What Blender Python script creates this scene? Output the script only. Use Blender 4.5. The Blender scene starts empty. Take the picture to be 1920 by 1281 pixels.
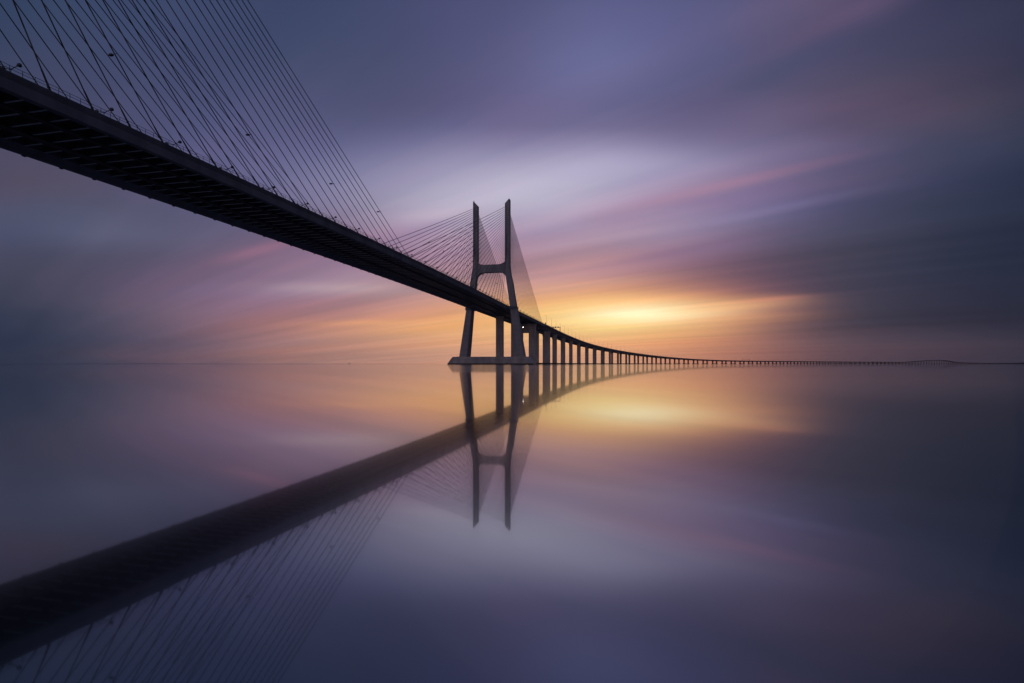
import bpy, math, random
from math import sin, cos, pi, radians, atan, exp
random.seed(7)
S = bpy.context.scene
COL = S.collection

# ------------------------------------------------------------------ camera
H_CAM = 0.5
F_PX = 995.7                                   # focal length in units of 1/1920 of the frame width
cam_d = bpy.data.cameras.new("camera")
cam = bpy.data.objects.new("camera", cam_d)
COL.objects.link(cam)
cam_d.sensor_width = 36.0
cam_d.lens = F_PX / 1920 * 36.0
cam_d.shift_y = 42.0 / 1920
cam_d.clip_start = 0.05
cam_d.clip_end = 120000
cam.location = (0, 0, H_CAM)
cam.rotation_euler = (radians(90), 0, 0)
S.camera = cam

# ------------------------------------------------------------------ exposure
S.view_settings.view_transform = 'Standard'
S.view_settings.look = 'None'
S.view_settings.exposure = 0.0
S.view_settings.gamma = 1.0

SUN_AZ = radians(13.4)        # bearing of the hidden sun, right of the camera's axis
SUN_EL = radians(4.9)

# ------------------------------------------------------------------ world
def lin(c):
    r = []
    for v in c:
        v = v / 255.0
        r.append(v / 12.92 if v <= 0.04045 else ((v + 0.055) / 1.055) ** 2.4)
    return r

W = bpy.data.worlds.new("World")
S.world = W
W.use_nodes = True
nt = W.node_tree
N = nt.nodes
LK = nt.links
N.clear()

def math_node(op, a, b=None, c=None, clamp=False):
    n = N.new('ShaderNodeMath'); n.operation = op; n.use_clamp = clamp
    for i, v in enumerate((a, b, c)):
        if v is None: continue
        if isinstance(v, (int, float)): n.inputs[i].default_value = v
        else: LK.new(v, n.inputs[i])
    return n.outputs[0]

def smooth(v, a, b):
    n = N.new('ShaderNodeMapRange'); n.interpolation_type = 'SMOOTHSTEP'
    LK.new(v, n.inputs['Value'])
    n.inputs['From Min'].default_value = a; n.inputs['From Max'].default_value = b
    return n.outputs['Result']

def mixc(f, a, b, blend='MIX'):
    n = N.new('ShaderNodeMix'); n.data_type = 'RGBA'; n.blend_type = blend
    for s_, v in ((n.inputs[0], f), (n.inputs[6], a), (n.inputs[7], b)):
        if isinstance(v, (int, float)): s_.default_value = v
        elif isinstance(v, (list, tuple)): s_.default_value = (*v[:3], 1)
        else: LK.new(v, s_)
    return n.outputs[2]

tc = N.new('ShaderNodeTexCoord')
sep = N.new('ShaderNodeSeparateXYZ'); LK.new(tc.outputs['Generated'], sep.inputs[0])
X, Y, Z = sep.outputs
hh = math_node('SQRT', math_node('ADD', math_node('MULTIPLY', X, X), math_node('MULTIPLY', Y, Y)))
hh = math_node('MAXIMUM', hh, 1e-4)
hx = math_node('DIVIDE', X, hh); hy = math_node('DIVIDE', Y, hh)
ta = math_node('DIVIDE', Z, hh)
az = math_node('ARCTAN2', X, Y)
den = math_node('MAXIMUM', hy, 0.45)
U0 = math_node('DIVIDE', hx, den)
V0 = math_node('DIVIDE', ta, den)
V0 = math_node('MAXIMUM', V0, 0.0)

# streaks: clouds drifting on a level sheet run away towards one bearing
VPA = radians(-47.3)
dxa, dya = sin(VPA), cos(VPA)
zc = math_node('ADD', math_node('MAXIMUM', Z, 0.0), 0.045)
along = math_node('DIVIDE', math_node('ADD', math_node('MULTIPLY', X, dxa), math_node('MULTIPLY', Y, dya)), zc)
across = math_node('DIVIDE', math_node('ADD', math_node('MULTIPLY', X, dya), math_node('MULTIPLY', Y, -dxa)), zc)
def streak_noise(fa, fc, seed, detail=3.0, rough=0.5):
    cmb = N.new('ShaderNodeCombineXYZ')
    LK.new(math_node('MULTIPLY', along, fa), cmb.inputs[0])
    LK.new(math_node('MULTIPLY', across, fc), cmb.inputs[1])
    cmb.inputs[2].default_value = seed
    n = N.new('ShaderNodeTexNoise'); n.noise_dimensions = '3D'
    n.inputs['Scale'].default_value = 1.0
    n.inputs['Detail'].default_value = detail
    n.inputs['Roughness'].default_value = rough
    LK.new(cmb.outputs[0], n.inputs['Vector'])
    return n.outputs['Fac']
n1 = streak_noise(0.16, 0.55, 3.1, 2.0, 0.45)
n2 = streak_noise(0.10, 1.5, 8.7, 2.5, 0.5)
n3 = streak_noise(0.22, 0.40, 14.2, 1.5, 0.5)
dv = math_node('MULTIPLY', math_node('SUBTRACT', n1, 0.5), 0.030)
du = math_node('MULTIPLY', math_node('SUBTRACT', n3, 0.5), 0.05)
V = math_node('ADD', V0, math_node('MULTIPLY', dv, smooth(V0, 0.0, 0.08)))
A = math_node('ADD', az, du)
apos = math_node('ADD', math_node('MULTIPLY', A, 1 / (2 * pi)), 0.5)

def px_pos(x):
    return atan((x - 960) / F_PX) / (2 * pi) + 0.5

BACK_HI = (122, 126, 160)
BACK_LO = (238, 184, 160)      # unseen sky behind the camera, made bright and warm to light the piers
SIDE = (44, 52, 76)
COLS = [20, 110, 200, 350, 500, 650, 760, 860, 960, 1060, 1150, 1250, 1350, 1450, 1560, 1700, 1850, 1920]
ROWS = [
 (-450, '40,50,80 42,52,84 44,54,86 48,56,92 52,58,98 56,62,100 58,64,102 60,66,106 62,68,108 64,70,110 64,70,110 62,66,106 60,62,100 56,58,92 54,56,86 48,52,80 46,48,76 44,46,74'),
 (0, '46,64,97 50,68,102 54,70,106 58,72,110 60,72,110 62,74,112 68,76,120 76,80,126 82,84,132 88,92,142 94,97,150 93,94,146 90,90,138 98,88,130 104,88,122 58,62,96 53,56,86 50,54,82'),
 (60, '50,65,97 54,68,102 57,70,106 60,72,112 62,74,112 64,75,115 70,77,120 80,83,130 88,88,137 97,100,152 101,104,157 94,94,147 92,90,138 98,88,126 74,72,108 60,64,97 56,58,88 50,53,82'),
 (110, '55,66,98 58,69,102 60,71,107 64,74,114 66,76,115 68,77,116 74,80,122 83,85,131 93,92,140 104,107,160 105,108,161 95,96,147 90,90,138 83,82,122 71,72,108 67,66,97 60,58,88 50,53,82'),
 (160, '59,66,98 62,69,103 65,72,108 70,78,120 74,80,122 74,80,120 80,83,124 88,87,132 98,94,142 104,105,157 103,103,154 95,95,144 88,86,130 77,78,115 84,76,108 80,71,98 62,58,84 52,54,80'),
 (200, '63,67,98 66,70,104 70,73,109 76,82,126 80,84,128 80,83,124 84,84,125 90,88,133 104,96,142 104,101,150 104,101,149 94,91,138 92,86,128 100,90,128 95,80,112 84,72,98 62,60,82 54,56,80'),
 (240, '68,68,98 70,70,104 73,74,110 82,86,132 86,88,134 88,90,132 92,92,136 100,98,145 110,102,148 110,105,152 112,108,153 104,99,144 104,96,138 106,96,135 88,78,112 74,69,98 64,63,90 52,57,82'),
 (275, '73,70,98 74,72,104 78,76,110 88,88,136 94,94,142 102,102,148 112,110,154 128,126,168 134,128,172 142,137,180 146,141,182 126,119,162 117,108,150 112,103,144 97,87,127 70,71,101 55,62,90 47,56,82'),
 (310, '74,70,96 78,74,102 82,78,110 90,90,136 102,100,148 118,118,160 136,132,172 154,150,188 162,158,194 170,166,201 170,165,199 146,137,174 128,118,158 112,102,144 94,84,120 68,70,101 48,57,86 42,52,78'),
 (345, '76,70,94 84,77,98 86,80,110 90,88,132 104,100,146 130,128,168 152,147,184 172,168,202 186,183,210 186,182,209 176,170,200 152,137,172 138,118,156 120,100,142 94,84,122 64,68,100 42,52,82 38,48,74'),
 (380, '72,74,102 80,82,112 84,83,112 88,86,122 104,98,142 134,128,166 166,160,190 184,180,206 190,186,210 184,177,204 168,150,182 150,125,162 134,112,154 114,104,152 76,76,116 53,62,88 40,51,76 37,48,72'),
 (410, '70,76,106 81,86,117 88,90,122 88,86,118 102,92,130 134,120,152 172,158,186 184,174,200 172,160,190 166,152,184 158,132,162 152,134,170 140,126,166 104,98,140 72,74,108 54,61,87 38,49,75 36,46,72'),
 (440, '67,74,104 82,88,120 92,94,128 92,90,121 104,90,122 134,110,140 168,142,168 178,156,182 160,138,170 162,142,172 166,144,170 164,144,174 132,112,150 90,84,118 68,71,100 54,60,85 37,47,74 35,45,71'),
 (480, '65,70,98 68,73,100 78,78,106 92,82,110 130,104,128 142,116,146 150,122,150 162,134,160 172,138,158 174,142,158 172,138,152 142,114,142 118,94,122 90,77,104 68,67,92 50,56,81 35,45,69 34,44,68'),
 (520, '62,68,92 70,71,96 82,76,103 112,92,119 130,106,133 158,134,156 166,138,152 168,136,150 176,138,148 184,146,148 180,138,142 152,115,126 122,92,108 92,74,96 66,64,88 48,54,78 35,44,68 33,43,66'),
 (548, '54,62,87 70,71,95 82,77,103 120,97,124 142,116,142 176,150,164 178,146,152 186,144,142 206,160,142 222,168,136 222,162,126 196,140,118 160,110,108 108,80,98 66,64,86 48,53,77 35,44,67 33,42,65'),
 (568, '50,60,85 68,70,94 82,77,102 120,98,122 146,112,134 170,130,142 186,142,140 212,156,130 234,172,126 248,188,126 250,194,128 248,188,128 220,156,114 140,98,100 66,63,84 47,52,75 36,43,66 33,42,64'),
 (590, '46,57,82 62,67,91 80,76,100 118,98,120 150,112,128 172,130,132 216,154,126 236,168,116 244,188,124 252,210,132 255,218,146 255,224,154 232,168,124 150,104,102 63,62,82 46,50,72 36,42,64 33,41,63'),
 (615, '44,56,82 58,65,89 78,74,98 114,94,114 154,114,122 204,146,120 238,170,117 244,178,116 240,184,128 250,200,130 250,204,132 242,184,122 210,148,112 124,92,96 66,63,82 52,53,74 42,46,67 38,44,65'),
 (645, '42,54,80 54,62,86 73,70,93 110,90,108 158,117,119 190,140,126 212,156,128 228,168,130 230,172,130 238,178,130 238,178,130 228,160,118 196,132,108 140,98,98 94,76,88 80,68,82 66,58,74 58,54,70'),
 (675, '42,54,79 52,60,84 70,68,90 107,87,104 154,115,116 186,138,124 202,150,130 216,159,132 220,163,131 228,168,130 226,164,129 214,146,115 188,126,105 146,100,98 94,74,85 76,63,79 60,54,70 53,51,67'),
]
def mute(c):
    r, g, b_ = c
    if b_ <= r: return c
    k = .16*min(1, (b_ - r)/25); m_ = .35*r + .45*g + .2*b_
    q = 0.8 if g > r and g < 75 else 0
    return (r + (m_ - r)*k + q*.6, g + (m_ - g)*k - q, b_ + (m_ - b_)*k + q*.5)
ROWS = [(y, list(zip(COLS, [mute(tuple(int(c) for c in q.split(','))) for q in t.split()]))) for y, t in ROWS]
def ramp_row(stops, y):
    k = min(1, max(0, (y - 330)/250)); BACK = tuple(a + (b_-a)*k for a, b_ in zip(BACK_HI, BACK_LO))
    e0, e1 = stops[0][1], stops[-1][1]
    side0 = tuple((a + b_)/2 for a, b_ in zip(e0, SIDE)); side1 = tuple((a + b_)/2 for a, b_ in zip(e1, SIDE))
    n = N.new('ShaderNodeValToRGB')
    cr = n.color_ramp; cr.interpolation = 'B_SPLINE'
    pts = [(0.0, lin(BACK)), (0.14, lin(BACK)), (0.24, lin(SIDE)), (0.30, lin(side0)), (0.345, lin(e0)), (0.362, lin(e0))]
    pts += [(px_pos(x), lin(c)) for x, c in stops]
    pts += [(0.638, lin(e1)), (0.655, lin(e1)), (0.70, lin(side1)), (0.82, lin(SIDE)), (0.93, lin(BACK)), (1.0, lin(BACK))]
    cr.elements[0].position = pts[0][0]; cr.elements[0].color = (*pts[0][1], 1)
    cr.elements[1].position = 1.0; cr.elements[1].color = (*pts[-1][1], 1)
    for p_, c_ in pts[1:-1]:
        e = cr.elements.new(p_); e.color = (*c_, 1)
    LK.new(apos, n.inputs[0])
    return n.outputs[0]
rows = [((682.5 - y) / F_PX, st, y) for y, st in ROWS]
rows.sort(key=lambda r: r[0])
# height in the sky -> running row number, smoothly, then a soft blend of neighbouring rows
rn = N.new('ShaderNodeValToRGB'); cr = rn.color_ramp; cr.interpolation = 'CARDINAL'
VMAX = rows[-1][0]; NR = len(rows) - 1
cr.elements[0].position = max(0, rows[0][0])/VMAX; cr.elements[0].color = (0, 0, 0, 1)
cr.elements[1].position = 1.0; cr.elements[1].color = (1, 1, 1, 1)
for i in range(1, NR):
    e = cr.elements.new(rows[i][0]/VMAX); e.color = (i/NR, i/NR, i/NR, 1)
LK.new(math_node('DIVIDE', V, VMAX, clamp=True), rn.inputs[0])
rr_ = N.new('ShaderNodeSeparateColor'); LK.new(rn.outputs[0], rr_.inputs[0])
RI = math_node('MULTIPLY', rr_.outputs[0], NR)
acc = None; wsum = None
for i, (v_, st, y_) in enumerate(rows):
    d_ = math_node('SUBTRACT', RI, float(i))
    w_ = math_node('EXPONENT', math_node('MULTIPLY', math_node('MULTIPLY', d_, d_), -1/(2*0.48**2)))
    vs_ = N.new('ShaderNodeVectorMath'); vs_.operation = 'SCALE'
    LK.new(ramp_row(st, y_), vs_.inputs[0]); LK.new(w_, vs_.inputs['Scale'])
    if acc is None: acc, wsum = vs_.outputs[0], w_
    else:
        ad = N.new('ShaderNodeVectorMath'); ad.operation = 'ADD'
        LK.new(acc, ad.inputs[0]); LK.new(vs_.outputs[0], ad.inputs[1]); acc = ad.outputs[0]
        wsum = math_node('ADD', wsum, w_)
nv = N.new('ShaderNodeVectorMath'); nv.operation = 'SCALE'
LK.new(acc, nv.inputs[0]); LK.new(math_node('DIVIDE', 1.0, wsum), nv.inputs['Scale'])
skyc = nv.outputs[0]

uv = N.new('ShaderNodeCombineXYZ')
LK.new(U0, uv.inputs[0])
LK.new(math_node('ADD', V0, math_node('MULTIPLY', dv, 0.35)), uv.inputs[1])
def streak(col, x, y, sx, sy, slope, rgb, k, p=1.0):
    """a soft elongated cloud streak at a bearing and height in the sky"""
    m = N.new('ShaderNodeMapping'); m.vector_type = 'TEXTURE'
    LK.new(uv.outputs[0], m.inputs['Vector'])
    m.inputs['Location'].default_value = ((x - 960) / F_PX, (682.5 - y) / F_PX, 0)
    m.inputs['Rotation'].default_value = (0, 0, atan(slope))
    m.inputs['Scale'].default_value = (sx / F_PX, sy / F_PX, 1)
    d = N.new('ShaderNodeVectorMath'); d.operation = 'DOT_PRODUCT'
    LK.new(m.outputs[0], d.inputs[0]); LK.new(m.outputs[0], d.inputs[1])
    g = math_node('EXPONENT', math_node('MULTIPLY', d.outputs['Value'], -0.5))
    return mixc(math_node('MULTIPLY', g, k), col, lin(rgb))
STREAKS = [
 (1600, 22, 120, 16, .45, (108,88,120), .45),
 (1490, 118, 90, 14, .55, (70,76,110), .40),
 (1375, 345, 110, 7, .235, (168,126,150), .50),
 (1240, 376, 90, 8, .24, (172,140,164), .35),
 (1530, 308, 70, 5, .22, (118,92,124), .25),
 (1390, 405, 130, 6, .21, (136,128,170), .35),
 (1120, 450, 120, 6, .16, (182,158,180), .40),
 (1290, 470, 130, 6, .19, (116,94,130), .35),
 (1100, 535, 100, 5, .12, (222,172,152), .35),
 (1205, 590, 80, 12, .04, (278,268,222), .80),
 (1300, 583, 60, 6, .06, (256,204,138), .35),
 (1150, 318, 130, 20, .10, (178,174,208), .45),
 (1230, 335, 80, 10, .22, (160,148,186), .35),
 (1120, 603, 70, 4, .04, (255,232,150), .40),
 (1150, 615, 60, 3, .05, (255,228,140), .40),
 (1370, 573, 75, 8, .06, (240,184,134), .50),
 (1440, 562, 42, 5, .07, (208,136,114), .42),
 (1340, 600, 90, 6, .05, (236,176,122), .30),
 (490, 467, 50, 7, .25, (164,114,138), .50),
 (650, 541, 90, 7, -.02, (188,164,170), .50),
 (710, 604, 80, 4, .02, (246,178,118), .35),
 (840, 402, 60, 8, .05, (200,184,200), .35),
 (800, 430, 60, 10, .30, (140,118,158), .35),
]
for st in STREAKS:
    skyc = streak(skyc, *st)
# fine streaky lightness of the dragged clouds
n4 = streak_noise(0.13, 3.2, 21.5, 3.0, 0.55)
gain = math_node('ADD', math_node('MULTIPLY', math_node('SUBTRACT', n2, 0.5), 0.42), 1.0)
fine = math_node('MULTIPLY', math_node('SUBTRACT', n4, 0.5), smooth(V0, 0.01, 0.12))
gain = math_node('ADD', gain, math_node('MULTIPLY', fine, 0.30))
vm = N.new('ShaderNodeVectorMath'); vm.operation = 'SCALE'
tint = N.new('ShaderNodeCombineXYZ')
warm = math_node('ADD', math_node('SUBTRACT', n3, 0.5), math_node('MULTIPLY', fine, 0.8))
LK.new(math_node('ADD', math_node('MULTIPLY', warm, 0.28), 1.0), tint.inputs[0]); tint.inputs[1].default_value = 1.0
LK.new(math_node('ADD', math_node('MULTIPLY', warm, -0.14), 1.0), tint.inputs[2])
tm = N.new('ShaderNodeVectorMath'); tm.operation = 'MULTIPLY'
LK.new(skyc, tm.inputs[0]); LK.new(tint.outputs[0], tm.inputs[1])
LK.new(tm.outputs[0], vm.inputs[0]); LK.new(gain, vm.inputs['Scale'])

nish = N.new('ShaderNodeTexSky'); nish.sky_type = 'NISHITA'; nish.sun_disc = False
nish.sun_elevation = SUN_EL; nish.sun_rotation = SUN_AZ
nish.air_density = 1.5; nish.dust_density = 2.0; nish.ozone_density = 2.0
bg1 = N.new('ShaderNodeBackground'); LK.new(vm.outputs[0], bg1.inputs[0]); bg1.inputs[1].default_value = 1.0
bg2 = N.new('ShaderNodeBackground'); LK.new(nish.outputs[0], bg2.inputs[0]); bg2.inputs[1].default_value = 0.05
mx = N.new('ShaderNodeMixShader')
mx.inputs[0].default_value = 0.02                       # the clear sky that comes through the cloud
LK.new(bg1.outputs[0], mx.inputs[1]); LK.new(bg2.outputs[0], mx.inputs[2])
out = N.new('ShaderNodeOutputWorld'); LK.new(mx.outputs[0], out.inputs[0])

# the sun is down behind the cloud bank: a faint, very soft, warm light
sd = bpy.data.lights.new("sun", 'SUN'); sd.energy = 0.004; sd.angle = radians(60); sd.color = (1.0, 0.72, 0.45)
sun = bpy.data.objects.new("sun", sd); COL.objects.link(sun)
sun.rotation_euler = (radians(90) - SUN_EL, 0, pi - SUN_AZ)
sun.location = (200, 800, 200)

# ------------------------------------------------------------------ materials
def new_mat(name):
    m = bpy.data.materials.new(name); m.use_nodes = True
    return m, m.node_tree, m.node_tree.nodes['Principled BSDF']
def concrete(name, c1, c2, scale=0.25, rough=0.8, joints=0.0):
    m, t, b = new_mat(name)
    g = t.nodes.new('ShaderNodeNewGeometry')
    mp = t.nodes.new('ShaderNodeMapping'); mp.inputs['Scale'].default_value = (1, 1, 0.25)
    t.links.new(g.outputs['Position'], mp.inputs['Vector'])
    n = t.nodes.new('ShaderNodeTexNoise'); n.inputs['Scale'].default_value = scale; n.inputs['Detail'].default_value = 8
    n.inputs['Roughness'].default_value = 0.65
    t.links.new(mp.outputs[0], n.inputs['Vector'])
    r = t.nodes.new('ShaderNodeValToRGB')
    r.color_ramp.elements[0].position = 0.35; r.color_ramp.elements[0].color = (*c1, 1)
    r.color_ramp.elements[1].position = 0.68; r.color_ramp.elements[1].color = (*c2, 1)
    t.links.new(n.outputs['Fac'], r.inputs[0])
    src = r.outputs[0]
    if joints:
        # construction joints of the poured lifts
        sx = t.nodes.new('ShaderNodeSeparateXYZ'); t.links.new(g.outputs['Position'], sx.inputs[0])
        w = t.nodes.new('ShaderNodeMath'); w.operation = 'FRACT'
        d = t.nodes.new('ShaderNodeMath'); d.operation = 'DIVIDE'; d.inputs[1].default_value = joints
        t.links.new(sx.outputs[2], d.inputs[0]); t.links.new(d.outputs[0], w.inputs[0])
        c = t.nodes.new('ShaderNodeMath'); c.operation = 'LESS_THAN'; c.inputs[1].default_value = 0.05
        t.links.new(w.outputs[0], c.inputs[0])
        mx_ = t.nodes.new('ShaderNodeMix'); mx_.data_type = 'RGBA'
        mm = t.nodes.new('ShaderNodeMath'); mm.operation = 'MULTIPLY'; mm.inputs[1].default_value = 0.45
        t.links.new(c.outputs[0], mm.inputs[0]); t.links.new(mm.outputs[0], mx_.inputs[0])
        t.links.new(src, mx_.inputs[6]); mx_.inputs[7].default_value = (c1[0]*.4, c1[1]*.4, c1[2]*.4, 1)
        src = mx_.outputs[2]
    t.links.new(src, b.inputs['Base Color'])
    b.inputs['Roughness'].default_value = rough
    b.inputs['Specular IOR Level'].default_value = 0.25
    bp = t.nodes.new('ShaderNodeBump'); bp.inputs['Strength'].default_value = 0.3; bp.inputs['Distance'].default_value = 0.05
    n2_ = t.nodes.new('ShaderNodeTexNoise'); n2_.inputs['Scale'].default_value = 2.0; n2_.inputs['Detail'].default_value = 5
    t.links.new(g.outputs['Position'], n2_.inputs['Vector'])
    t.links.new(n2_.outputs['Fac'], bp.inputs['Height']); t.links.new(bp.outputs[0], b.inputs['Normal'])
    return m
def plain(name, c, rough=0.5, metal=0.0):
    m, t, b = new_mat(name)
    n = t.nodes.new('ShaderNodeTexNoise'); n.inputs['Scale'].default_value = 3.0
    g = t.nodes.new('ShaderNodeNewGeometry'); t.links.new(g.outputs['Position'], n.inputs['Vector'])
    r = t.nodes.new('ShaderNodeValToRGB')
    r.color_ramp.elements[0].color = (*[v * .75 for v in c], 1); r.color_ramp.elements[1].color = (*[min(1, v * 1.2) for v in c], 1)
    t.links.new(n.outputs['Fac'], r.inputs[0]); t.links.new(r.outputs[0], b.inputs['Base Color'])
    b.inputs['Roughness'].default_value = rough; b.inputs['Metallic'].default_value = metal
    return m
M_CON = concrete('pier_concrete', (.27,.235,.21), (.45,.40,.355), .22, joints=4.0)
M_PYL = concrete('pylon_concrete', (.22,.205,.195), (.36,.335,.315), .18, joints=4.1)
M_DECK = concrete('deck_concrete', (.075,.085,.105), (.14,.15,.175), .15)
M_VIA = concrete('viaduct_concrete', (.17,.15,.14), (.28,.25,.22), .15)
M_SOFF = concrete('soffit_shade_concrete', (.04,.04,.045), (.07,.07,.07), .2)  # darkened to put the underdeck shade into slab and beam webs
M_WET = concrete('wet_concrete', (.02,.02,.018), (.05,.045,.04), .6, 0.4)
M_ROAD = plain('asphalt', (.05,.05,.05), .9)
M_STEEL = plain('painted_steel', (.22,.24,.26), .5)
M_BLK = plain('black_steel', (.012,.013,.015), .8)
M_FLG = plain('flange_lit', (.21,.25,.30), .4)  # pale blue puts light caught off the water into the flanges
M_DARK = plain('dark_steel', (.04,.045,.05), .55)
M_CABLE = plain('cable_sheath', (.05,.05,.055), .5)
M_SAIL = plain('sail_cloth', (.35,.33,.32), .8)
m, t, b = new_mat('lamp_glow')
b.inputs['Emission Color'].default_value = (1, .93, .8, 1); b.inputs['Emission Strength'].default_value = 6.0
M_GLOW = m
M_SHORE = concrete('shore_ground', (.012,.014,.014), (.025,.026,.024), .01)

def water_mat():
    m, t, b = new_mat('river_water')
    t.nodes.remove(b)
    o = t.nodes['Material Output']
    def coat(rough, ior):
        p_ = t.nodes.new('ShaderNodeBsdfPrincipled')
        p_.inputs['Base Color'].default_value = (0.305, 0.33, 0.36, 1)
        p_.inputs['Metallic'].default_value = 1.0
        p_.inputs['Roughness'].default_value = rough
        return p_
    a = coat(0.03, WATER_IOR); c = coat(0.13, WATER_IOR)
    mx_ = t.nodes.new('ShaderNodeMixShader'); mx_.inputs[0].default_value = 0.42
    t.links.new(a.outputs[0], mx_.inputs[1]); t.links.new(c.outputs[0], mx_.inputs[2])
    t.links.new(mx_.outputs[0], o.inputs[0])
    return m
WATER_IOR = 3.0
M_WATER = water_mat()

# ------------------------------------------------------------------ helpers
def tag(o, label=None, cat=None, group=None, kind=None):
    if label: o['label'] = label
    if cat: o['category'] = cat
    if group: o['group'] = group
    if kind: o['kind'] = kind
    return o
def empty(name, loc):
    o = bpy.data.objects.new(name, None); COL.objects.link(o); o.location = loc
    o.empty_display_size = 2
    return o
class MB:
    """collects boxes, lofts and tubes in world coordinates, then links them as one mesh object"""
    def __init__(s): s.v = []; s.f = []; s.mi = []
    def add(s, vs, fs, mi=0):
        k = len(s.v); s.v += vs; s.f += [tuple(i + k for i in f) for f in fs]; s.mi += [mi] * len(fs)
    def loft(s, rings, caps=True, mi=0):
        k = len(s.v); n = len(rings[0])
        for r in rings: s.v += r
        for a in range(len(rings) - 1):
            for i in range(n):
                j = (i + 1) % n
                s.f.append((k+a*n+i, k+a*n+j, k+(a+1)*n+j, k+(a+1)*n+i)); s.mi.append(mi)
        if caps:
            s.f.append(tuple(k + i for i in range(n))[::-1]); s.mi.append(mi)
            e = k + (len(rings) - 1) * n
            s.f.append(tuple(e + i for i in range(n))); s.mi.append(mi)
    def tube(s, a, b, r1, r2=None, n=6):
        r2 = r1 if r2 is None else r2
        d = [b[i] - a[i] for i in range(3)]; L = math.sqrt(sum(x*x for x in d)); d = [x / L for x in d]
        u = (0, 0, 1) if abs(d[2]) < .9 else (1, 0, 0)
        e1 = (d[1]*u[2]-d[2]*u[1], d[2]*u[0]-d[0]*u[2], d[0]*u[1]-d[1]*u[0])
        q = math.sqrt(sum(x*x for x in e1)); e1 = [x / q for x in e1]
        e2 = (d[1]*e1[2]-d[2]*e1[1], d[2]*e1[0]-d[0]*e1[2], d[0]*e1[1]-d[1]*e1[0])
        R = []
        for p_, r in ((a, r1), (b, r2)):
            R.append([tuple(p_[i] + r*(cos(2*pi*k/n)*e1[i] + sin(2*pi*k/n)*e2[i]) for i in range(3)) for k in range(n)])
        s.loft(R)
    def build(s, name, mats, parent=None, smooth_=False):
        me = bpy.data.meshes.new(name)
        org = (0, 0, 0)
        p_ = parent
        while p_ is not None:
            org = tuple(org[i] + p_.location[i] for i in range(3)); p_ = p_.parent
        vs = [(x - org[0], y - org[1], z - org[2]) for x, y, z in s.v]
        me.from_pydata(vs, [], s.f)
        if not isinstance(mats, (list, tuple)): mats = [mats]
        for m_ in mats: me.materials.append(m_)
        if len(mats) > 1: me.polygons.foreach_set('material_index', s.mi)
        if smooth_: me.polygons.foreach_set('use_smooth', [True] * len(me.polygons))
        import bmesh
        bm = bmesh.new(); bm.from_mesh(me); bmesh.ops.recalc_face_normals(bm, faces=bm.faces); bm.to_mesh(me); bm.free()
        o = bpy.data.objects.new(name, me); COL.objects.link(o)
        if parent: o.parent = parent
        return o

# ------------------------------------------------------------------ the bridge's line
HEAD = 0.22514; LP = 118.99; T0 = 21.54; HW = 15.29      # heading, offset of the camera, half width
def start_pt():
    T = 420 + T0; Mm = -LP
    return Mm*cos(HEAD) + T*sin(HEAD), -Mm*sin(HEAD) + T*cos(HEAD)
P0X, P0Y = start_pt()
DS = 5.0
PATH = [(P0X, P0Y, HEAD)]
_ph, _x, _y, _s = HEAD, P0X, P0Y, 0.0
while _s < 10500:
    kk = 0.00046 * min(max((_s - 160) / 432.4, 0), 1)
    trn = _ph - HEAD
    if trn > .652: kk = 0
    elif .652 - trn < .1: kk *= max((.652 - trn) / .1, .02)
    _ph += kk*DS; _x += DS*sin(_ph); _y += DS*cos(_ph); _s += DS
    PATH.append((_x, _y, _ph))
def frame(s):
    if s <= 0: return P0X + s*sin(HEAD), P0Y + s*cos(HEAD), HEAD
    i = s / DS; a = min(int(i), len(PATH) - 2); k = i - a
    p_, q = PATH[a], PATH[a+1]
    return tuple(p_[j] + (q[j] - p_[j])*k for j in range(3))
ZK = [(0,49.755),(60,49.2),(190,48.2),(330,46.6),(450,45.0),(570,42.6),(770,37.5),(990,31.6),(1190,25.9),(1320,22.2),(1540,17.1),(1740,14.3),(1960,12.7),(2470,12.5),(3050,12.3),(4050,12.9),(4250,15.5),(4510,22),(4870,30),(5170,30),(5400,22),(5600,15.5),(5900,12),(6260,11),(7500,7),(8800,5),(11000,4)]
def zraw(s):
    if s <= 0: return 51.2246 - .3333e-4*(s + 210)**2
    for (a, za), (b_, zb) in zip(ZK, ZK[1:]):
        if s <= b_: return za + (zb - za)*(s - a)/(b_ - a)
    return ZK[-1][1]
def zdeck(s):
    if s < -30: return zraw(s)
    return sum(zraw(s + d) for d in (-60,-40,-20,0,20,40,60)) / 7 if s > 60 else (zraw(s-10)+zraw(s)*2+zraw(s+10))/4
def P(s, l, z):
    x, y, ph = frame(s)
    return (x + l*cos(ph), y - l*sin(ph), z)
def D(s, l, dz=0.0):
    return P(s, l, zdeck(s) + dz)
def sweep(mb, prof, s0, s1, step, mi=0):
    n = max(1, int(round((s1 - s0)/step)))
    mb.loft([[D(s0 + (s1 - s0)*i/n, l, dz) for l, dz in prof] for i in range(n + 1)], mi=mi)
def sbox(mb, s0, s1, l0, l1, z0, z1, mi=0):
    """box at absolute heights, square to the bridge line"""
    sm = (s0 + s1)/2
    x, y, ph = frame(sm)
    def q(ds, l, z): return (x + ds*sin(ph) + l*cos(ph), y + ds*cos(ph) - l*sin(ph), z)
    a, b_ = s0 - sm, s1 - sm
    mb.add([q(a,l0,z0),q(a,l1,z0),q(b_,l1,z0),q(b_,l0,z0),q(a,l0,z1),q(a,l1,z1),q(b_,l1,z1),q(b_,l0,z1)],
           [(0,3,2,1),(4,5,6,7),(0,1,5,4),(1,2,6,5),(2,3,7,6),(3,0,4,7)], mi)

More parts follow.
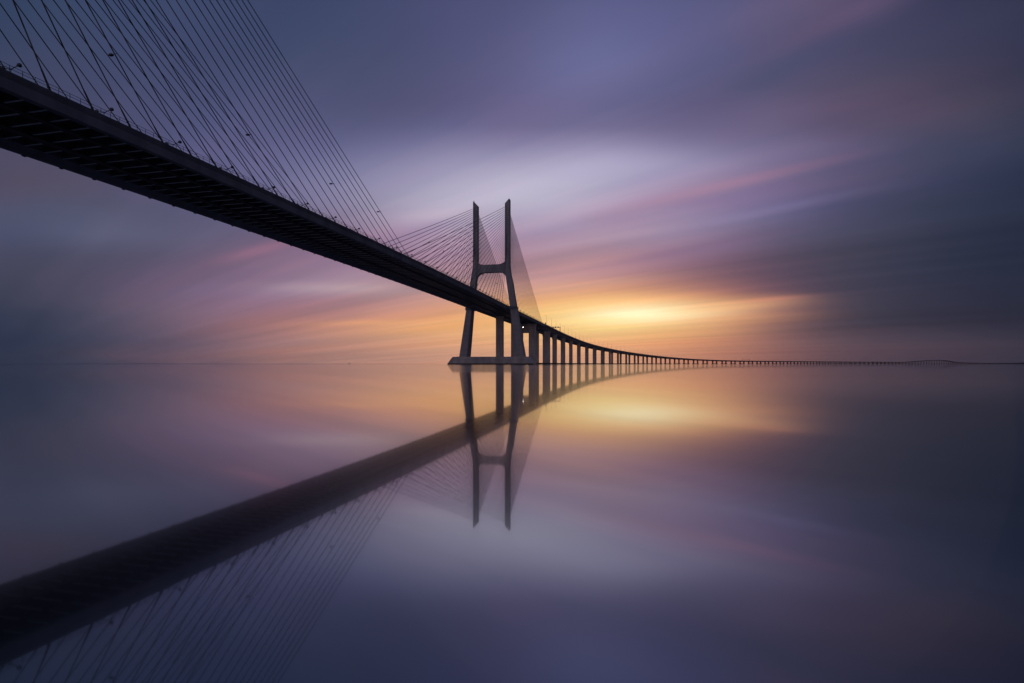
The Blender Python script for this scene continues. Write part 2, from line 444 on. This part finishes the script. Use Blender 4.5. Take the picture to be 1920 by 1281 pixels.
# ------------------------------------------------------------------ water and shore
R_ = 60000
mb = MB(); mb.add([(-R_,-R_,0),(R_,-R_,0),(R_,R_,0),(-R_,R_,0)], [(0,1,2,3)])
tag(mb.build('water', M_WATER), kind='structure')
def shore(name, a0, a1, d0, hmax, seed):
    rnd = random.Random(seed); mb = MB(); n = 90
    rings = []
    ph_ = [rnd.uniform(0, 6) for _ in range(4)]
    for i in range(n + 1):
        a = radians(a0 + (a1 - a0)*i/n); k = i/n
        e = min(1, k*5, (1 - k)*5 + (0.4 if a1 > 45 else 0))
        h = hmax*e*(.7 + .15*sin(9*k + ph_[0]) + .1*sin(23*k + ph_[1]) + .05*sin(61*k + ph_[2])) + .3
        rings.append([(d*sin(a), d*cos(a), z) for d, z in ((d0,-1),(d0,h*.4),(d0*1.02,h),(d0*1.2,h*1.05),(d0*1.25,-1))])
    mb.loft(rings)
    return tag(mb.build(name, M_SHORE), kind='structure')
shore('far_shore', 40.3, 62, 6900, 19, 3)
shore('far_shore', -60, -3, 16000, 6, 5)

# ------------------------------------------------------------------ main deck
S_A, S_B = -470, 192
deck = tag(empty('bridge_deck', (*P(-210, 0, 0)[:2], zdeck(-210))),
           'long ribbed concrete road deck hung from stay cables, running left edge to tall pylon', 'bridge deck')
mb = MB()
sweep(mb, [(-12.9,-.25),(12.9,-.25),(12.9,-.55),(-12.9,-.55)], S_A, S_B, 8)
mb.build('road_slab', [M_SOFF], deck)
mb = MB()
for l in (-6.5, 6.5): sweep(mb, [(l-5.9,-.18),(l+5.9,-.18),(l+5.9,-.246),(l-5.9,-.246)], S_A, S_B, 8)
mb.build('road_surface', M_ROAD, deck)
for sg in (1, -1):
    mb = MB()
    prof = [(15.30,0),(15.27,-.14),(14.72,-1.12),(14.74,-1.2),(15.16,-1.34),(15.06,-3.15),(13.6,-3.15),(11.7,-2.0),(11.7,-.56),(12.9,-.55),(12.9,.02),(14.7,.02)]
    sweep(mb, [(sg*l, z) for l, z in prof], S_A, S_B, 4)
    s = 214.0 - 420
    while s > S_A: s -= 7.97683
    s += 7.97683
    while s < S_B - 2:                          # anchor blocks under the beam, one per stay
        if sg < 0:
            sbox(mb, s-.35, s+.35, -15.0, -14.5, zdeck(s)-3.42, zdeck(s)-3.148)
        s += 7.97683
    mb.build('edge_beam', M_DECK, deck)
    # hand rail on the edge
    mb = MB()
    n = int((S_B - S_A)/DS)
    for dz in (1.15, .62):
        for i in range(n):
            a, b_ = S_A + i*DS, S_A + (i+1)*DS
            mb.tube(D(a, sg*15.1, dz), D(b_, sg*15.1, dz), .045, n=5)
    s = S_A
    while s < S_B:
        mb.tube(D(s, sg*15.1, 0), D(s, sg*15.1, 1.18), .05, n=5); s += 1.994
    mb.build('railing', M_DARK, deck)
    mb = MB()
    sweep(mb, [(sg*12.85,-.18),(sg*12.85,.62),(sg*12.6,.62),(sg*12.45,-.18)], S_A, S_B, 8)
    mb.build('crash_barrier', M_DECK, deck)
mb = MB(); sweep(mb, [(-.3,-.24),(-.12,.6),(.12,.6),(.3,-.24)], S_A, S_B, 8)
mb.build('median_barrier', M_DECK, deck)
SP = 7.97683
def floor_beam(mb, s):
    for l0, l1 in ((-11.68, 11.68),):
        sbox(mb, s-.02, s+.02, l0, l1, zdeck(s)-2.05, zdeck(s)-.56)
        sbox(mb, s-.2, s+.2, l0, l1, zdeck(s)-2.11, zdeck(s)-2.052, 1)
k0 = []
s = 214.0 - 420 + SP*60
beams = []
s = -206.0 - SP*.25
while s > S_A + 2: s -= SP/2
while s < S_B - 2:
    beams.append(s); s += SP/2
near = [s for s in beams if s > -400][:100]
for s in near:
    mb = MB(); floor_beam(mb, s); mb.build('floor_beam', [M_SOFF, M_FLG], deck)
mb = MB()
for s in beams:
    if s not in near: floor_beam(mb, s)
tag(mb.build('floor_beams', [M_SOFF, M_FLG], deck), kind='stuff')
for l, w_ in ((-4.7, 1.1), (5.8, .75)):
    mb = MB(); sweep(mb, [(l-w_,-2.12),(l+w_,-2.12),(l+w_,-2.4),(l-w_,-2.4)], S_A, S_B, 8)
    mb.build('inspection_rail', M_BLK, deck)

# ------------------------------------------------------------------ pylons
def pylon(s0, label, fans, hl=37.6, hd=11.0):
    zoff = 0.0; kf = hl/37.6; kd = hd/11.0
    root = tag(empty('bridge_pylon', P(s0, 0, 0)), label, 'bridge pylon')
    KN = [(6.6,24.1,3.45,6.0),(20,22.45,3.2,5.4),(46.5,19.3,2.6,4.2),(66,16.75,2.42,3.6),(76,15.1,2.25,3.2),(80,14.55,2.12,3.0),(86,14.2,2.02,2.8),(100,14.13,2.0,2.7),(136.6,14.13,2.0,2.7)]
    for sg in (-1, 1):
        mb = MB(); rings = []
        def q(l, ds, z):
            x, y, ph = frame(s0)
            return (x + ds*sin(ph) + sg*l*cos(ph), y + ds*cos(ph) - sg*l*sin(ph), z)
        for z, c, a, b_ in KN:
            ch = .35
            if sg > 0 and z < 70: c += 1.5*((70 - z)/63.4)
            rings.append([q(c-a+ch,-b_,z),q(c+a-ch,-b_,z),q(c+a,-b_+ch,z),q(c+a,b_-ch,z),q(c+a-ch,b_,z),q(c-a+ch,b_,z),q(c-a,b_-ch,z),q(c-a,-b_+ch,z)])
        c, a, b_, ch = 14.13, 2.0, 2.7, .35
        zt = lambda l: 136.9 + zoff + max(0, min(1, (l - (c-a))/(2*a-1.0)))*4.0
        top = []
        for l, ds in ((c-a+ch,-b_),(c+a-ch,-b_),(c+a,-b_+ch),(c+a,b_-ch),(c+a-ch,b_),(c-a+ch,b_),(c-a,b_-ch),(c-a,-b_+ch)):
            top.append(q(l, ds, zt(l)))
        rings.append(top)
        mb.loft(rings)
        leg = mb.build('leg', M_PYL, root)
        # ledge that carries the deck edge
        mb = MB()
        z0 = zdeck(s0)
        def bx(l0, l1, d0, d1, za, zb):
            mb.add([q(l0,d0,za),q(l1,d0,za),q(l1,d1,za),q(l0,d1,za),q(l0,d0,zb),q(l1,d0,zb),q(l1,d1,zb),q(l0,d1,zb)],
                   [(0,3,2,1),(4,5,6,7),(0,1,5,4),(1,2,6,5),(2,3,7,6),(3,0,4,7)])
        bx(15.32, 22.3, -5.0, 5.0, z0-3.1, z0-.6)
        bx(15.32, 16.6, -7.5, 7.5, z0-2.7, z0-.3)
        mb.build('bearing_ledge', M_DECK, root)
        mb = MB()
        for dd in (-.6, .4):
            mb.tube(q(c+a-.6, dd, zt(c+a)-.4), q(c+a-.6, dd, zt(c+a)+(1.4 if dd < 0 else .8)), .07)
        mb.build('lightning_rod', M_DARK, root)
    # cross beam with rounded inner corners
    mb = MB(); prof = []
    z1, z2 = 85.6, 79.0; L = 12.6; n = 16
    for i in range(n+1):
        x_ = -L + 2*L*i/n; e = abs(x_)/L
        prof.append((x_, z1 + 2.6*max(0,(e-.35)/.65)**3))
    for i in range(n+1):
        x_ = L - 2*L*i/n; e = abs(x_)/L
        prof.append((x_, z2 - 3.4*max(0,(e-.45)/.55)**3))
    x, y, ph = frame(s0)
    mb.loft([[(x + d*sin(ph) + l*cos(ph), y + d*cos(ph) - l*sin(ph), z) for l, z in prof] for d in (-2.4, 2.4)])
    mb.build('crossbeam', M_PYL, root)
    # footing: long low pier base with sloping ends
    def prism(mb, hl0, hl1, hs0, hs1, za, zb):
        def r(hl, hs, z): return [(x + d*sin(ph) + l*cos(ph), y + d*cos(ph) - l*sin(ph), z) for l, d in ((-hl,-hs*.62),(-hl*.93,-hs),(hl*.93,-hs),(hl,-hs*.62),(hl,hs*.62),(hl*.93,hs),(-hl*.93,hs),(-hl,hs*.62))]
        mb.loft([r(hl0, hs0, za), r(hl1, hs1, zb)])
    mb = MB(); prism(mb, hl, hl*.89, hd, hd*.91, .95, 6.6)
    ft = mb.build('footing', M_CON, root)
    mb = MB(); prism(mb, hl+.3, hl+.15, hd+.3, hd+.2, -2, .95)
    mb.build('waterline_band', M_WET, ft)
    for sg in (-1, 1):
        mb = MB()
        cl = 24.3*sg
        def rr(w_, d_, z): return [(x + d*sin(ph) + l*cos(ph), y + d*cos(ph) - l*sin(ph), z) for l, d in ((cl-w_,-d_),(cl+w_,-d_),(cl+w_,d_),(cl-w_,d_))]
        mb.loft([rr(4.6*kd, hd-.1, .97), rr(3.4, max(5.7, hd*.94), 6.75)])
        mb.build('plinth', M_CON, root)
    # stays
    for (slist, zs, face) in fans:
        for sg in (-1, 1):
            for s_, z_ in zip(slist, zs):
                a = D(s_, sg*14.79, .05); b_ = P(s0 + face, sg*14.05, z_)
                # slight sag, a chain of short straight pieces
                mb = MB(); npc = 6; prev = None
                Lh = abs(s_ - s0)
                for i in range(npc+1):
                    k = i/npc; sag = Lh*Lh*1.6e-5*4*k*(1-k)
                    pt = tuple(a[j] + (b_[j]-a[j])*k - (sag if j == 2 else 0) for j in range(3))
                    if prev: mb.tube(prev, pt, .12 if s0 < -100 else .15, n=6)
                    prev = pt
                c_ = mb.build('stay_cable', M_CABLE, root, True)
                mb = MB()
                k = 3.6/math.sqrt(sum((b_[j]-a[j])**2 for j in range(3)))
                mb.tube(a, tuple(a[j]+(b_[j]-a[j])*k for j in range(3)), .2, .15, n=8)
                mb.build('anchor_socket', M_DARK, c_)
    return root
NEAR_S = 29.33 - 420
near_fan = ([214 + SP*0 - (20 - k)*SP - 420 for k in range(-2, 21)], [138.4 - (20 - k)*1.677 for k in range(-2, 21)], 0.0)
pylon(NEAR_S, 'pylon beyond the left edge, its dark stay cables fanning down to the near deck', [near_fan], 29.5, 7.0)
far_main = ([207 + 8.25*j - 420 for j in range(24)], [134.9 - 1.62*j for j in range(24)], -2.4)
far_side = ([171.5 - 7.1*j for j in range(24)], [134.9 - 1.62*j for j in range(24)], 2.4)
pylon(0, 'tall dark H-shaped concrete pylon standing in the water right of centre', [far_main, far_side])

# ------------------------------------------------------------------ viaduct deck
via = tag(empty('viaduct_deck', D(192, 0)), 'curving concrete viaduct deck from behind the tall pylon to the right horizon', 'viaduct deck')
VA, VB = 192.5, 9400
mb = MB()
cuts = [(VA, 1800, 10), (1800, 4000, 25), (4000, 6200, 15), (6200, VB, 50)]
def vs(prof, name, mat):
    mb = MB(); rings = []
    for a, b_, st in cuts:
        n = int((b_-a)/st)
        for i in range(n): rings.append([D(a + (b_-a)*i/n, l, dz) for l, dz in prof])
    rings.append([D(VB, l, dz) for l, dz in prof]); mb.loft(rings)
    return mb.build(name, mat, via)
vs([(15.0,-.3),(15.0,-.7),(12.5,-1.0),(-12.5,-1.0),(-15.0,-.7),(-15.0,-.3)], 'road_slab', [M_VIA])
for l in (7.4, -7.4):
    vs([(l-4.1,-1.02),(l+4.1,-1.02),(l+3.2,-3.7),(l-3.2,-3.7)], 'box_girder', M_VIA)
for sg in (1, -1):
    vs([(sg*15.25,.5),(sg*15.25,-.85),(sg*15.02,-.85),(sg*14.9,-.28),(sg*14.95,.5)], 'parapet', M_VIA)
    mb = MB(); s = VA
    while s < 1500:
        mb.tube(D(s, sg*15.1, .95), D(s+10, sg*15.1, .95), .06, n=4)
        for q_ in range(5): mb.tube(D(s+q_*2, sg*15.1, .5), D(s+q_*2, sg*15.1, .97), .04, n=4)
        s += 10
    mb.build('railing', M_DARK, via)

# ------------------------------------------------------------------ piers
ORD = ['first','second','third','fourth','fifth','sixth','seventh','eighth','ninth','tenth','eleventh','twelfth','thirteenth','fourteenth','fifteenth','sixteenth','seventeenth','eighteenth','nineteenth']
TENS = ['','','twenty','thirty','forty','fifty','sixty','seventy','eighty','ninety']
def ordinal(n):
    if n < 20: return ORD[n-1]
    if n == 100: return 'hundredth'
    if n % 10 == 0: return TENS[n//10][:-1] + 'ieth'
    return TENS[n//10] + '-' + ORD[n % 10 - 1]
stations = [58,149,252,320,402,478,556,636,709,782,855,928] + [1001 + 73.1*i for i in range(0, 76)]
for i, s in enumerate(stations):
    x, y, ph = frame(s)
    tall = zdeck(s)
    root = tag(empty('bridge_pier', (x, y, 0)),
        '%s twin-column concrete pier counted from the tall pylon, %s' % (ordinal(i+1), 'tall under the high deck' if tall > 30 and s < 2000 else 'short under the low distant deck' if tall < 15 else 'under the sloping deck'),
        'bridge pier', 'piers carrying the bridge beyond the pylon')
    hw = 4.1 if s < 260 else 2.85 if s < 720 else 2.4
    if s == 58: hw = 3.6
    hs = 1.9 if s < 200 else 1.25
    zt = tall - (2.6 if s < 192 else 3.72)
    zc_ = 1.9
    for l in (-7.5, 7.5):
        mb = MB()
        def ring(w_, d_, z):
            ch = .3
            return [(x + d*sin(ph) + (l+e)*cos(ph), y + d*cos(ph) - (l+e)*sin(ph), z) for e, d in ((-w_+ch,-d_),(w_-ch,-d_),(w_,-d_+ch),(w_,d_-ch),(w_-ch,d_),(-w_+ch,d_),(-w_,d_-ch),(-w_,-d_+ch))]
        fl = min(3.5, (zt - zc_)*.3)
        mb.loft([ring(hw, hs, zc_), ring(hw, hs, zt-fl), ring(hw+.6, hs+.15, zt-.6), ring(hw+.6, hs+.15, zt)])
        mb.build('column', M_CON, root)
    if s == 149:
        mb = MB(); sbox(mb, s-.7, s+.7, -7.5+hw-.1, 7.5-hw+.1, 35.4, zt-.05); mb.build('pier_head', M_CON, root)
    mb = MB()
    def cap(w_, d_, z): return [(x + d*sin(ph) + e*cos(ph), y + d*cos(ph) - e*sin(ph), z) for e, d in ((-w_,-d_*.5),(-w_+2,-d_),(w_-2,-d_),(w_,-d_*.5),(w_,d_*.5),(w_-2,d_),(-w_+2,d_),(-w_,d_*.5))]
    mb.loft([cap(12.6, 3.6, -2), cap(12.6, 3.6, 1.9)])
    mb.build('pile_cap', M_WET, root)

# ------------------------------------------------------------------ lamps
def twin_lamp(i, s, n_total):
    base = D(s, 0, -.2)
    where = 'beside the near stay cables' if s < -206 else ('between midspan and the tall pylon' if s < 0 else 'past the tall pylon')
    root = tag(empty('street_lamp', base), '%s double-armed lamp from the left edge, on the deck %s' % (ordinal(i+1), where),
               'street lamp', 'twin lamps along the deck median')
    mb = MB(); mb.tube(base, D(s, 0, 8.0), .11, .07, 8); mb.build('pole', M_DARK, root)
    for sg in (-1, 1):
        mb = MB()
        mb.tube(D(s, 0, 7.7), D(s, sg*.9, 8.05), .085); mb.tube(D(s, sg*.9, 8.05), D(s, sg*2.0, 8.25), .075)
        arm = mb.build('arm', M_DARK, root)
        mb = MB(); sm = sg*2.15; z = zdeck(s)
        x, y, ph = frame(s)
        def r(e, w_, za, zb):
            return [(x + d*sin(ph) + (sm+e)*cos(ph), y + d*cos(ph) - (sm+e)*sin(ph), zz) for d, zz in ((-w_,za),(w_,za),(w_*.6,zb),(-w_*.6,zb))]
        mb.loft([r(-.46,.14,z+8.16,z+8.4), r(-.28,.32,z+8.06,z+8.62), r(.32,.32,z+8.08,z+8.62), r(.5,.12,z+8.2,z+8.42)])
        mb.build('lamp_head', M_DARK, arm)
lamps = [57.99 + 18.8*i - 420 for i in range(0, 33)]
lamps = [s for s in lamps if s < 190]
for i, s in enumerate(lamps): twin_lamp(i, s, len(lamps))

def mast_lamp(i, s, sg):
    base = D(s, sg*14.6, -.3)
    side = 'near' if sg > 0 else 'far'
    root = tag(empty('street_lamp', base), '%s thin lamp mast on the %s edge of the curving viaduct past the pylon' % (ordinal(i+1), side),
               'street lamp', 'lamp masts along the viaduct')
    mb = MB(); mb.tube(base, D(s, sg*14.6, 12.0), .15, .08, 6); mb.build('pole', M_DARK, root)
    mb = MB(); mb.tube(D(s, sg*14.6, 12.0), D(s, sg*12.9, 12.35), .06, n=5)
    arm = mb.build('arm', M_DARK, root)
    mb = MB(); mb.tube(D(s, sg*12.9, 12.35), D(s, sg*12.2, 12.3), .14, .1, 6)
    mb.build('lamp_head', M_DARK, arm)
for sg in (1, -1):
    for i in range(30):
        mast_lamp(i, 205 + 40*i + (0 if sg > 0 else 20), sg)

# small lights clamped to the near stays, about 14 m over the deck
for i in range(9):
    s = 66.1 + 39.85*i - 420
    # the stay that passes closest to that point
    if s < -212:
        pairs = list(zip(*near_fan[:2])); top_s, top_l = NEAR_S, 14.05
    else:
        pairs = list(zip(*far_main[:2])); top_s, top_l = -2.4, 14.05
    best = None
    for s_, z_ in pairs:
        a = (s_, 14.79, zdeck(s_)); b_ = (top_s, top_l, z_)
        k = (zdeck(s) + 13.9 - a[2])/(b_[2] - a[2]); ss = a[0] + (b_[0]-a[0])*k
        if best is None or abs(ss - s) < best[0]: best = (abs(ss-s), ss, a[1] + (b_[1]-a[1])*k, a[2] + (b_[2]-a[2])*k, abs(s_-top_s), k)
    _, ss, ll, zz, Lh, k = best
    zz -= Lh*Lh*1.6e-5*4*k*(1-k)
    c_ = P(ss, ll, zz)
    root = tag(empty('stay_light', c_), '%s small lamp from the left clamped on the near stay cables above the deck' % ordinal(i+1),
               'cable lamp', 'lamps clamped on the stay cables')
    mb = MB(); mb.tube(P(ss, ll+.45, zz+.05), P(ss, ll-.35, zz+.02), .05, n=6); mb.build('clamp_arm', M_DARK, root)
    mb = MB()
    def r2(e, w_, h_): return [(p_[0], p_[1], p_[2]+dz) for p_, dz in ((P(ss-w_, ll-e, zz), -h_),(P(ss+w_, ll-e, zz), -h_),(P(ss+w_*.6, ll-e, zz), h_*1.2),(P(ss-w_*.6, ll-e, zz), h_*1.2))]
    mb.loft([r2(.35,.1,.06), r2(.6,.3,.18), r2(1.35,.3,.18), r2(1.6,.1,.08)])
    mb.build('lamp_head', M_DARK, root)

# ------------------------------------------------------------------ gantries
def gantry(s, label, heads):
    root = tag(empty('sign_gantry', D(s, 0)), label, 'gantry', 'overhead gantries')
    for sg in (-1, 1):
        mb = MB(); z = zdeck(s)
        sbox(mb, s-.3, s+.3, sg*14.6-.3, sg*14.6+.3, z-.3, z+7.2)
        mb.build('post', M_DARK, root)
    mb = MB(); z = zdeck(s)
    for dz in (6.3, 7.2):
        for dd in (-.4, .4): mb.tube(P(s+dd, -14.6, z+dz), P(s+dd, 14.6, z+dz), .12, n=5)
    for k in range(20):
        l0 = -14.6 + 29.2*k/20; l1 = l0 + 1.46
        mb.tube(P(s-.4, l0, z+(6.3 if k % 2 else 7.2)), P(s-.4, l1, z+(7.2 if k % 2 else 6.3)), .06, n=4)
    mb.build('truss_beam', M_DARK, root)
    if heads:
        for l in (1.5, 4.6, 7.9, 12.0, -3, -6, -9, -12):
            mb = MB()
            sbox(mb, s-.9, s-.45, l-.9, l+.9, z+5.9, z+7.7)
            sg_ = mb.build('lane_signal', M_DARK, root)
gantry(322, 'dark overhead gantry with lane signals on the viaduct just right of the pylon', True)
gantry(1985, 'thin portal frame over the far viaduct deck, small against the orange sky', False)
# control cabinet at the joint between bridge and viaduct
root = tag(empty('control_cabinet', D(196, 15.25)), 'small dark cabinet on the deck edge where the last stays end', 'cabinet')
mb = MB(); sbox(mb, 195, 197, 14.3, 15.22, zdeck(196)+.52, zdeck(196)+2.4); mb.build('housing', M_DARK, root)
mb = MB(); sbox(mb, 194.8, 197.2, 14.15, 15.3, zdeck(196)+2.402, zdeck(196)+2.55); mb.build('lid', M_STEEL, root)
# lit lamp under the deck
root = tag(empty('work_lamp', D(118, 3.2, -8)), 'small lit white lamp hanging under the deck behind the right pylon leg', 'lamp')
mb = MB(); mb.tube(D(118, 3.2, -.6), D(118, 3.2, -8.4), .12, .1); mb.build('hanger', M_DARK, root)
mb = MB()
c_ = D(118, 3.2, -8.8)
def rg(r_, z): return [(c_[0] + r_*cos(2*pi*k/10), c_[1] + r_*sin(2*pi*k/10), c_[2] + z) for k in range(10)]
mb.loft([rg(.18,-.45), rg(.4,-.25), rg(.44,.1), rg(.2,.35)]); mb.build('globe', M_GLOW, root, True)

# ------------------------------------------------------------------ sailing boat far out on the left
bx0, by0 = (655-960)/F_PX*2100, 2100
root = tag(empty('sailing_boat', (bx0, by0, 0)), 'tiny sailing boat far off on the left horizon', 'boat')
mb = MB(); rings = []
for k in range(7):
    t_ = -4 + 8*k/6; w_ = 1.3*math.sqrt(max(.02, 1 - (t_/4.2)**2)); z1 = .9 + .04*t_
    rings.append([(bx0+t_, by0-w_, z1),(bx0+t_, by0+w_, z1),(bx0+t_, by0+w_*.5, -.2),(bx0+t_, by0-w_*.5, -.2)])
mb.loft(rings); mb.build('hull', M_SAIL, root)
mb = MB(); mb.tube((bx0+.5, by0, .8), (bx0+.5, by0, 7.5), .08); mb.build('mast', M_DARK, root)
mb = MB(); mb.loft([[(bx0+.4, by0-.03, 1.5),(bx0-3.2, by0-.03, 1.6),(bx0+.4, by0-.03, 7.2)],[(bx0+.4, by0+.03, 1.5),(bx0-3.2, by0+.25, 1.6),(bx0+.4, by0+.03, 7.2)]]); mb.build('sail', M_SAIL, root)

# ------------------------------------------------------------------ haze over the river
mb = MB()
hx0, hx1, hy0, hy1, hz0, hz1 = -9000, 11500, -600, 9800, -3, 170
mb.add([(hx0,hy0,hz0),(hx1,hy0,hz0),(hx1,hy1,hz0),(hx0,hy1,hz0),(hx0,hy0,hz1),(hx1,hy0,hz1),(hx1,hy1,hz1),(hx0,hy1,hz1)],
       [(0,3,2,1),(4,5,6,7),(0,1,5,4),(1,2,6,5),(2,3,7,6),(3,0,4,7)])
m, t, b = new_mat('river_haze'); t.nodes.remove(b)
vo = t.nodes.new('ShaderNodeVolumePrincipled')
vo.inputs['Color'].default_value = (.85, .85, .88, 1); vo.inputs['Density'].default_value = 0.00002
vo.inputs['Anisotropy'].default_value = 0.65
t.links.new(vo.outputs[0], t.nodes['Material Output'].inputs['Volume'])
tag(mb.build('haze', m), kind='stuff')
